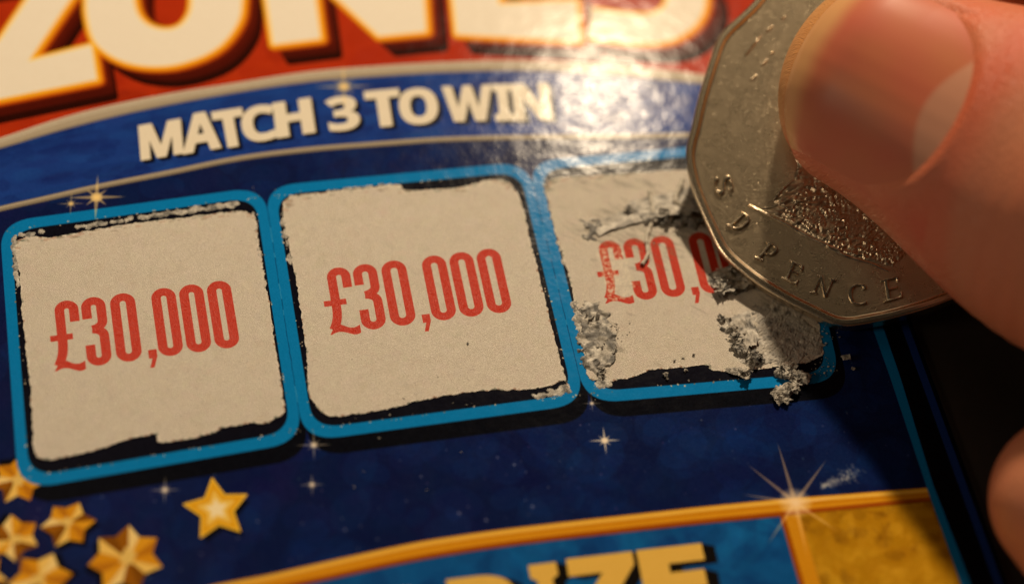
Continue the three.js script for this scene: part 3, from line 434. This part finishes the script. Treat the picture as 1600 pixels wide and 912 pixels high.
// crumbs nobody could count
{
  const r = seeded(201), list = [], q = V();
  const spots = [[64.2, 20.5, 2.2, 80], [62, 14, 1.6, 60], [57, 8.4, 3, 70], [49.3, 19, 1.8, 40], [66, 25, 1.8, 30], [34, 25, 10, 14], [67, 22, 1.5, 30]];
  for (const [x, z, s, n] of spots) for (let k = 0; k < n; k++) { const g = new THREE.TetrahedronGeometry(0.035 + 0.08 * r() * r(), 1), px = x + (r() + r() - 1) * s, pz = z + (r() + r() - 1) * s; g.scale(1 + r(), 0.6, 1).rotateY(r() * 6).translate(px, PANEL_TOP + 0.03, pz); const c = TONES[[0, 1, 3, 3, 2, 4][Math.floor(r() * 6)]], col = []; for (let i = 0; i < g.attributes.position.count; i++) col.push(...c); g.setAttribute('color', new THREE.Float32BufferAttribute(col, 3)); list.push(g); }
  const m = part('latex_crumbs', mergeGeometries(list), latex, scene); m.userData = { label: 'scatter of tiny latex crumbs over the half scratched box', category: 'crumbs', kind: 'stuff' };
}

// ---------------------------------------------------------------- coin
const COIN = { o: V(...P.coin.o), n: V(...P.coin.n), x: V(...P.coin.x), z: V(...P.coin.z), thick: 1.9 };
{
  const coin = thing('coin', 'worn silver seven sided coin pinched under the thumb scraping the third box', 'coin');
  coin.position.copy(COIN.o).multiplyScalar(MM);
  coin.quaternion.setFromRotationMatrix(new THREE.Matrix4().makeBasis(COIN.x, COIN.n, COIN.z));
  const scratches = (() => {
    const n = 1024, d = new Float32Array(n * n), r = seeded(77);
    for (let k = 0; k < 900; k++) { let x = r() * n, y = r() * n; const a = r() * 6.3, l = 6 + r() * r() * 90, s = (r() < 0.6 ? -1 : 0.6) * (0.05 + 0.15 * r()); for (let t = 0; t < l; t++) { d[((Math.floor(y) % n + n) % n) * n + (Math.floor(x) % n + n) % n] += s; x += Math.cos(a); y += Math.sin(a); } }
    for (let k = 0; k < 7000; k++) { const x = Math.floor(r() * n), y = Math.floor(r() * n), s = (r() - 0.6) * 0.5, q = r() < 0.2 ? 2 : 1; for (let j = 0; j <= q; j++) for (let i = 0; i <= q; i++) d[((y + j) % n) * n + (x + i) % n] += s; }
    const a = torus(n, 220, 3), b = torus(n, 460, 8);
    return tile(n, (x, y) => 0.55 + 0.7 * d[y * n + x] + 0.2 * a(x, y) + 0.3 * b(x, y));
  })();
  scratches.repeat.set(1 / 22, 1 / 22);
  const tarnish = (() => { const a = torus(512, 16, 2), b = torus(512, 70, 5), c = torus(512, 200, 9); return tile(512, (x, y) => 0.88 + 0.08 * a(x, y) + 0.05 * b(x, y) + 0.12 * c(x, y)); })();
  tarnish.repeat.set(1 / 17, 1 / 17);
  const metal = new THREE.MeshPhysicalMaterial({ name: 'cupro_nickel', color: new THREE.Color().setRGB(0.66, 0.53, 0.365), metalness: 1, roughness: 0.34, roughnessMap: tarnish, bumpMap: scratches, bumpScale: 0.000034 });
  const metalEdge = new THREE.MeshPhysicalMaterial({ name: 'cupro_nickel_rim', color: new THREE.Color().setRGB(0.78, 0.65, 0.47), metalness: 1, roughness: 0.26, bumpMap: scratches, bumpScale: 0.000008 });
  const out = spline(P.coinOutline, 420, true).slice(0, 420);
  const c0 = [0, 0]; for (const p of out) { c0[0] += p[0] / out.length; c0[1] += p[1] / out.length; }
  // the outline moved inwards by d along its own normal
  const inset = (d) => out.map(([x, z], i) => { const a = out[(i + 3) % out.length], b = out[(i + out.length - 3) % out.length], dx = a[0] - b[0], dz = a[1] - b[1], l = Math.hypot(dx, dz); let nx = dz / l, nz = -dx / l; if (nx * (c0[0] - x) + nz * (c0[1] - z) < 0) { nx = -nx; nz = -nz; } return [x + nx * d, z + nz * d]; });
  function band(profile) { // profile: [inset, height]
    const n = out.length, pos = [], idx = [], uv = [];
    for (const [d, y] of profile) for (const [x, z] of inset(d)) { pos.push(x, y, z); uv.push(x + y, z - y); }
    for (let k = 0; k < profile.length - 1; k++) for (let i = 0; i < n; i++) { const a = k * n + i, b = k * n + (i + 1) % n; idx.push(a, b, a + n, b, b + n, a + n); }
    const g = new THREE.BufferGeometry(); g.setIndex(idx); g.setAttribute('position', new THREE.Float32BufferAttribute(pos, 3)); g.setAttribute('uv', new THREE.Float32BufferAttribute(uv, 2)); g.computeVertexNormals(); return g;
  }
  const arc = (cx, cy, r, a0, a1, n) => Array.from({ length: n + 1 }, (_, i) => { const a = mix(a0, a1, i / n) * Math.PI / 180; return [cx - Math.cos(a) * r, cy + Math.sin(a) * r]; });
  // rim: outer round shoulder, crest, slope into the field; then the plain side
  const FIELD = -0.22;
  part('rim', band([...arc(0.28, -0.28, 0.28, 0, 90, 7), [0.5, 0.0], ...arc(0.55, -0.12, 0.12, 100, 170, 5), [0.76, FIELD + 0.03], [0.86, FIELD], [1.05, FIELD - 0.004]].sort((a, b) => a[0] - b[0])), metalEdge, coin, 'raised shiny rim of the coin');
  part('edge', band([...arc(0.25, -COIN.thick + 0.25, 0.25, -90, 0, 6), [0, -0.28]]), metalEdge, coin);
  // field, with the faint swell of a struck face
  const fieldFace = (y, d) => { const s = new THREE.Shape(inset(d).map(([x, z]) => new THREE.Vector2(x, -z))), g = new THREE.ShapeGeometry(s, 1); g.rotateX(-Math.PI / 2).translate(0, y, 0); const p = g.attributes.position, uv = []; for (let i = 0; i < p.count; i++) uv.push(p.getX(i), p.getZ(i)); g.setAttribute('uv', new THREE.Float32BufferAttribute(uv, 2)); return g; };
  const face = part('obverse_field', fieldFace(FIELD, 0.9), metal, coin);
  const back = fieldFace(COIN.thick * -1, 0.24); { const ix = back.index; for (let i = 0; i < ix.count; i += 3) { const t = ix.getX(i); ix.setX(i, ix.getX(i + 2)); ix.setX(i + 2, t); } back.computeVertexNormals(); } part('reverse_field', back, metal, coin);
  // struck letters
  const font = await new FontLoader().loadAsync('fonts/droid/droid_serif_regular.typeface.json');
  for (const [ch, bl, br, tl] of P.coinLetters) {
    const shapes = font.generateShapes(ch, 1), g = new THREE.ExtrudeGeometry(shapes, { depth: 0.02, bevelEnabled: true, bevelThickness: 0.06, bevelSize: 0.03, bevelOffset: -0.012, bevelSegments: 4, curveSegments: 8 });
    g.computeBoundingBox(); const b = g.boundingBox, w = b.max.x - b.min.x, h = b.max.y - b.min.y, p = g.attributes.position;
    for (let i = 0; i < p.count; i++) { const u = (p.getX(i) - b.min.x) / w, v = (p.getY(i) - b.min.y) / h, y = p.getZ(i); p.setXYZ(i, bl[0] + u * (br[0] - bl[0]) + v * (tl[0] - bl[0]), FIELD - 0.04 + (y + 0.06) * 1.9, bl[1] + u * (br[1] - bl[1]) + v * (tl[1] - bl[1])); }
    const gg = toCreasedNormals(g, 1.2), uv = []; for (let i = 0; i < gg.attributes.position.count; i++) uv.push(gg.attributes.position.getX(i), gg.attributes.position.getZ(i)); gg.setAttribute('uv', new THREE.Float32BufferAttribute(uv, 2));
    part('letter', gg, metalEdge, face);
  }
  // strokes of the design
  const ridge = (pts, w, h, seed) => {
    const line = spline(pts, 70), pos = [], idx = [], uv = [], m = 9;
    line.forEach(([x, z], i) => { const a = line[Math.min(i + 1, 70)], b = line[Math.max(i - 1, 0)], dx = a[0] - b[0], dz = a[1] - b[1], l = Math.hypot(dx, dz), taper = Math.sin(Math.PI * clamp(0.06 + 0.88 * i / 70)) ** 0.4, ww = w * taper * (1 + 0.35 * noise(i * 0.23, seed)); for (let k = 0; k < m; k++) { const t = k / (m - 1) * 2 - 1; pos.push(x - dz / l * ww * t, FIELD - 0.01 + h * taper * (1 + 0.3 * noise(i * 0.31, seed + 4)) * Math.sqrt(1 - t * t), z + dx / l * ww * t); uv.push(x, z + t * 0.1); } });
    for (let i = 0; i < 70; i++) for (let k = 0; k < m - 1; k++) { const a = i * m + k; idx.push(a, a + 1, a + m, a + 1, a + m + 1, a + m); }
    const g = new THREE.BufferGeometry(); g.setIndex(idx); g.setAttribute('position', new THREE.Float32BufferAttribute(pos, 3)); g.setAttribute('uv', new THREE.Float32BufferAttribute(uv, 2)); g.computeVertexNormals(); return g;
  };
  part('relief_line', ridge(P.ridgeLine, 0.2, 0.16, 2.2), metalEdge, face); part('relief_line', ridge(P.stem, 0.15, 0.16, 3.2), metalEdge, face); part('relief_line', ridge(P.fold, 0.13, 0.13, 5.2), metalEdge, face);
  P.dashes.forEach((d, i) => part('relief_line', ridge(d, 0.13, 0.12, 7 + i), metalEdge, face));
  // engraved drapery: folds that fan out from the corner of the design
  {
    const poly = P.reliefPoly, [x0, z0, x1, z1] = bounds(poly), cell = 0.05, nx = Math.ceil((x1 - x0) / cell), nz = Math.ceil((z1 - z0) / cell), pos = [], idx = [], uv = [], id = new Int32Array((nx + 1) * (nz + 1)).fill(-1), o = poly[0];
    const hgt = (x, z) => { const e = inside(poly, x, z) ? edgeDistance(poly, x, z) : -0.05; const a = Math.atan2(z - o[1], x - o[0]), r = Math.hypot(x - o[0], z - o[1]); const fold = 1 - 2.2 * Math.abs(fbm(a * 8 + 0.5 * noise(x, z), r * 0.3, 2, 3.3)), grit = 1 - 2.6 * Math.abs(fbm(x * 1.5 + 0.6 * z, z * 2.2, 3, 8.8)); return FIELD - 0.012 + smooth(-0.02, 0.35, e) * (0.015 + 0.16 * Math.max(0, fold) * smooth(10, 2, r) + 0.12 * Math.max(0, grit) * smooth(0.5, 3, r) * (0.5 + 0.5 * smooth(-0.2, 0.2, noise(x * 0.6, z * 0.6, 7.7)))); };
    const get = (i, j) => { const k = j * (nx + 1) + i; if (id[k] < 0) { const x = x0 + i * cell, z = z0 + j * cell; id[k] = pos.length / 3; pos.push(x, hgt(x, z), z); uv.push(x, z); } return id[k]; };
    for (let j = 0; j < nz; j++) for (let i = 0; i < nx; i++) { if (!inside(poly, x0 + (i + 0.5) * cell, z0 + (j + 0.5) * cell)) continue; const a = get(i, j), b = get(i + 1, j), c = get(i, j + 1), d = get(i + 1, j + 1); idx.push(a, c, b, b, c, d); }
    const g = new THREE.BufferGeometry(); g.setIndex(idx); g.setAttribute('position', new THREE.Float32BufferAttribute(pos, 3)); g.setAttribute('uv', new THREE.Float32BufferAttribute(uv, 2)); g.computeVertexNormals();
    part('relief_design', g, metal, face, 'rough engraved drapery on the coin face');
  }
}

// ---------------------------------------------------------------- hand
{
  const n = COIN.n;
  const tipC = V(73.46, 13.96, 7.11), back = V(87.32, 19.46, 27.8);
  const A = back.clone().sub(tipC).normalize();                 // from the tip towards the wrist
  const U = n.clone().addScaledVector(A, -n.dot(A)).normalize().applyAxisAngle(A, 0.305);
  const Z = V().crossVectors(A, U);                              // sideways
  const L = 8.4, origin = tipC.clone().addScaledVector(A, -L);   // s = 0 at the very tip
  const HW = (s) => mix(9.4, 13.2, smooth(8, 30, s)), TOP = (s) => mix(6.8, 8.6, smooth(8, 30, s)), BOT = (s) => mix(7.2, 9.0, smooth(8, 30, s));
  const local = (p) => { const d = p.clone().sub(origin); return [d.dot(A), d.dot(U), d.dot(Z)]; };
  const world = (s, y, z) => origin.clone().addScaledVector(A, s).addScaledVector(U, y).addScaledVector(Z, z);
  const topAt = (s, z) => { const k = s < L ? ((L - s) / L) ** 2 : 0, q = 1 - k - (z / HW(s)) ** 2; return q > 0 ? TOP(s) * Math.sqrt(q) : -9; };
  // nail plate outline, in millimetres along and across the thumb
  const NW = 7.6, front = (u) => L - (L - 3.3) * Math.sqrt(1 - (u * NW / 9.9) ** 2), rear = (u) => 19.6 - 3.2 * u * u - 3.2 * u ** 6, steep = (u) => Math.sqrt(1 + ((6.4 * u + 19 * u ** 5) / 7.6) ** 2);
  const nailLift = (s, u) => mix(0.3, -0.16, smooth(3, 18, s)) * (s < 12 ? 1 - Math.abs(u) ** 3 : 1) - 0.3 * Math.abs(u) ** 4;
  const capsules = [];
  const bone = (a, b, ra, rb) => capsules.push({ a, d: b.clone().sub(a), l2: b.clone().sub(a).lengthSq(), ra, rb, lo: V(Math.min(a.x, b.x), Math.min(a.y, b.y), Math.min(a.z, b.z)).addScalar(-Math.max(ra, rb) - 6), hi: V(Math.max(a.x, b.x), Math.max(a.y, b.y), Math.max(a.z, b.z)).addScalar(Math.max(ra, rb) + 6) });
  const k0 = world(32, -0.3, 0), k1 = V(103, 25, 50), wrist = V(132, 26, 62);
  bone(k0, k1, 9.6, 12.5); bone(k1, wrist, 13, 17);
  // index and middle finger curled beside the card
  const i0 = V(86, 5.6, 3), i1 = V(92, 24, -10), i1b = V(99, 37, 2), i2 = V(119, 40, 20), m0 = V(79.8, 6.4, 44), m1 = V(84.4, 7.4, 57), m2 = V(104, 13, 66), palm = V(128, 20, 44);
  bone(i0, i1, 6, 7.4); bone(i1, i1b, 7.6, 8.2); bone(i1b, i2, 8.4, 10.5); bone(i2, palm, 11, 16); 
  bone(m0, m1, 6.6, 7.4); bone(m1, m2, 7.6, 8.6); bone(m2, palm, 9, 15); bone(palm, wrist, 17, 17);
  const coinD = COIN.o.dot(n);
  function field(x, y, z) {
    const dx = x - origin.x, dy = y - origin.y, dz = z - origin.z, s = dx * A.x + dy * A.y + dz * A.z, h = dx * U.x + dy * U.y + dz * U.z, w = dx * Z.x + dy * Z.y + dz * Z.z;
    let f;
    if (s > 44) f = 30; else {
      const hw = HW(s), hy = h > 0 ? TOP(s) : BOT(s), k = s < L ? (L - s) / L : s > 34 ? (s - 34) / 9 : 0;
      f = (Math.sqrt(k * k + (w / hw) ** 2 + (h / hy) ** 2) - 1) * 7.5;
      // bed of the nail: the skin sinks under the plate and leaves a fold at its sides and root
      if (h > 0 && s < 22 && Math.abs(w) < 9.3) {
        const u = w / NW, d = Math.min((1 - Math.abs(u)) * NW, (rear(clamp(u, -1, 1)) - s) / steep(clamp(u, -1, 1)), s - front(clamp(u, -1, 1)) + 0.2), bedY = topAt(s, w) + nailLift(s, clamp(u, -1, 1)) - 0.16;
        const open = smooth(-1.0, 0.6, d);
        const bed = h - bedY; if (open > 0) f = mix(f, Math.max(f, bed), open);
        const lip = Math.exp(-((d + 0.75) ** 2) / 0.6) * smooth(3, 9, s); f -= 0.07 * lip;
      }
      // knuckle creases
      f += 0.03 * smooth(24, 27, s) * smooth(34, 31, s) * (h > 0 ? 1 : 0) * (0.5 + 0.5 * Math.sin(s * 3.1 + 0.4 * noise(w * 0.3, s * 0.2)));
    }
    for (const c of capsules) {
      if (x < c.lo.x || y < c.lo.y || z < c.lo.z || x > c.hi.x || y > c.hi.y || z > c.hi.z) continue;
      const ax = x - c.a.x, ay = y - c.a.y, az = z - c.a.z, t = clamp((ax * c.d.x + ay * c.d.y + az * c.d.z) / c.l2), q = Math.hypot(ax - t * c.d.x, ay - t * c.d.y, az - t * c.d.z) - mix(c.ra, c.rb, t), k = 2.2, m = clamp(0.5 + 0.5 * (f - q) / k);
      f = mix(f, q, m) - k * m * (1 - m);
    }
    // the pad is pressed flat on the coin
    const over = 0.04 - (x * n.x + y * n.y + z * n.z - coinD);
    if (s < 26 && Math.abs(w) < 14 && h < 2) f = Math.max(f, over);
    return f;
  }
  const N = 240, side = 86, mid = V(103, 26, 20), mc = new MarchingCubes(N, new THREE.MeshStandardMaterial(), false, false, 900000);
  mc.isolation = 0;
  const half = N / 2, cell = side / N, BL = 8, at = (c, i) => c + (i - half) / half * side / 2;
  for (let K = 0; K < N; K += BL) for (let J = 0; J < N; J += BL) for (let I = 0; I < N; I += BL) {
    const f0 = field(at(mid.x, I + BL / 2), at(mid.y, J + BL / 2), at(mid.z, K + BL / 2)), far = Math.abs(f0) > BL * cell * 1.6 + 0.8;
    for (let k = K; k < K + BL; k++) for (let j = J; j < J + BL; j++) for (let i = I; i < I + BL; i++) mc.field[k * N * N + j * N + i] = far ? -f0 : -field(at(mid.x, i), at(mid.y, j), at(mid.z, k));
  }
  mc.update();
  let g = new THREE.BufferGeometry(); g.setAttribute('position', new THREE.BufferAttribute(mc.positionArray.slice(0, mc.count * 3), 3));
  g.scale(side / 2, side / 2, side / 2).translate(mid.x, mid.y, mid.z);
  g = mergeVertices(g, 1e-3);
  const p = g.attributes.position, nor = new Float32Array(p.count * 3), col = new Float32Array(p.count * 3), uv = new Float32Array(p.count * 2), e = 0.12;
  for (let i = 0; i < p.count; i++) {
    let x = p.getX(i), y = p.getY(i), z = p.getZ(i), gx, gy, gz;
    for (let it = 0; it < 2; it++) { const f = field(x, y, z); gx = (field(x + e, y, z) - field(x - e, y, z)) / (2 * e); gy = (field(x, y + e, z) - field(x, y - e, z)) / (2 * e); gz = (field(x, y, z + e) - field(x, y, z - e)) / (2 * e); const l2 = gx * gx + gy * gy + gz * gz + 1e-9; if (it < 1) { const st = clamp(f / l2, -0.3, 0.3); x -= gx * st; y -= gy * st; z -= gz * st; } }
    const l = Math.hypot(gx, gy, gz) || 1; p.setXYZ(i, x, y, z); nor.set([gx / l, gy / l, gz / l], i * 3); uv.set([x / 9, (z - y * 0.6) / 9], i * 2);
    const [s, h, w] = local(V(x, y, z));
    // blood shows through at the nail folds and the fingertip; blotches over the rest
    const blotch = fbm(x * 0.16, z * 0.16 + y * 0.1, 3, 2.2), fold = Math.exp(-(((s - 21) / 3.2) ** 2)) * (h > 0 ? 1 : 0) + 0.7 * Math.exp(-(((Math.abs(w) - 8.6) / 1.6) ** 2)) * (h > 1 && s < 21 ? 1 : 0), tip = smooth(5.5, 3, s) * (h > -2 ? 1 : 0);
    const c = [0.60 + 0.05 * blotch, 0.2 - 0.055 * fold - 0.06 * blotch + 0.09 * tip, 0.1 - 0.03 * fold - 0.04 * blotch];
    col.set(c, i * 3);
  }
  g.setAttribute('normal', new THREE.BufferAttribute(nor, 3)); g.setAttribute('color', new THREE.BufferAttribute(col, 3)); g.setAttribute('uv', new THREE.BufferAttribute(uv, 2));
  const pores = (() => { const a = torus(512, 60, 2), b = torus(512, 22, 6); return tile(512, (x, y) => 0.5 + 0.5 * (0.3 - Math.abs(a(x, y)) * 2) + 0.35 * b(x, y)); })();
  const skin = new THREE.MeshPhysicalMaterial({ name: 'skin', vertexColors: true, roughness: 0.46, bumpMap: pores, bumpScale: 0.00005, sheen: 0.25, sheenColor: new THREE.Color().setRGB(0.9, 0.35, 0.2), sheenRoughness: 0.5 });
  const hand = thing('hand', 'hand with short thumbnail pinching the coin over the third box', 'hand');
  part('skin', g, skin, hand);
  // nail plate with a rounded free edge
  const NU = 90, NT = 90, pos = [], cl = [], ix = [], uvs = [];
  for (let layer = 0; layer < 2; layer++) for (let j = 0; j <= NT; j++) for (let i = 0; i <= NU; i++) {
    const u = i / NU * 2 - 1, t = j / NT, s = mix(front(u), rear(u) + 1.1, t), y = topAt(s, u * (NW + 0.8)) + nailLift(s, u) + (layer ? -0.42 : 0.02 * noise(u * 7, 0.4)) - 0.12 * smooth(0.03, 0, t), q = world(s, y, u * (NW + 0.8));
    pos.push(q.x, q.y, q.z); uvs.push(u, t);
    const free = smooth(0.2, 0.07, t + 0.03 * u * u + 0.015 * noise(u * 4, 2)), moon = smooth(0.0, 0.04, t - (0.74 + 0.26 * (u / 0.75) ** 2)), bed = [0.54 + 0.04 * noise(u * 2, t * 2), 0.15 + 0.03 * noise(u * 3, t * 3, 4), 0.08], pale = [0.64, 0.33, 0.14], white = [0.58, 0.29, 0.19];
    cl.push(...bed.map((b, k) => mix(mix(b, white[k], moon * 0.85), pale[k], free)));
  }
  const M = (NU + 1) * (NT + 1);
  for (let j = 0; j < NT; j++) for (let i = 0; i < NU; i++) { const a = j * (NU + 1) + i, b = a + 1, c = a + NU + 1, d = c + 1; ix.push(a, b, c, b, d, c, M + a, M + c, M + b, M + b, M + c, M + d); }
  for (let i = 0; i < NU; i++) { const a = i, b = i + 1; ix.push(a, M + a, b, b, M + a, M + b); }
  for (let j = 0; j < NT; j++) for (const c of [0, NU]) { const a = j * (NU + 1) + c, b = a + NU + 1; ix.push(a, b, M + a, b, M + b, M + a); }
  const ng = new THREE.BufferGeometry(); ng.setIndex(ix); ng.setAttribute('position', new THREE.Float32BufferAttribute(pos, 3)); ng.setAttribute('color', new THREE.Float32BufferAttribute(cl, 3)); ng.setAttribute('uv', new THREE.Float32BufferAttribute(uvs, 2)); ng.computeVertexNormals();
  part('thumbnail', ng, new THREE.MeshPhysicalMaterial({ name: 'nail', vertexColors: true, roughness: 0.45, clearcoat: 0.12, clearcoatRoughness: 0.3, specularIntensity: 0.5 }), hand, 'short pink thumbnail with pale half moon');
}

renderer.render(scene, camera);
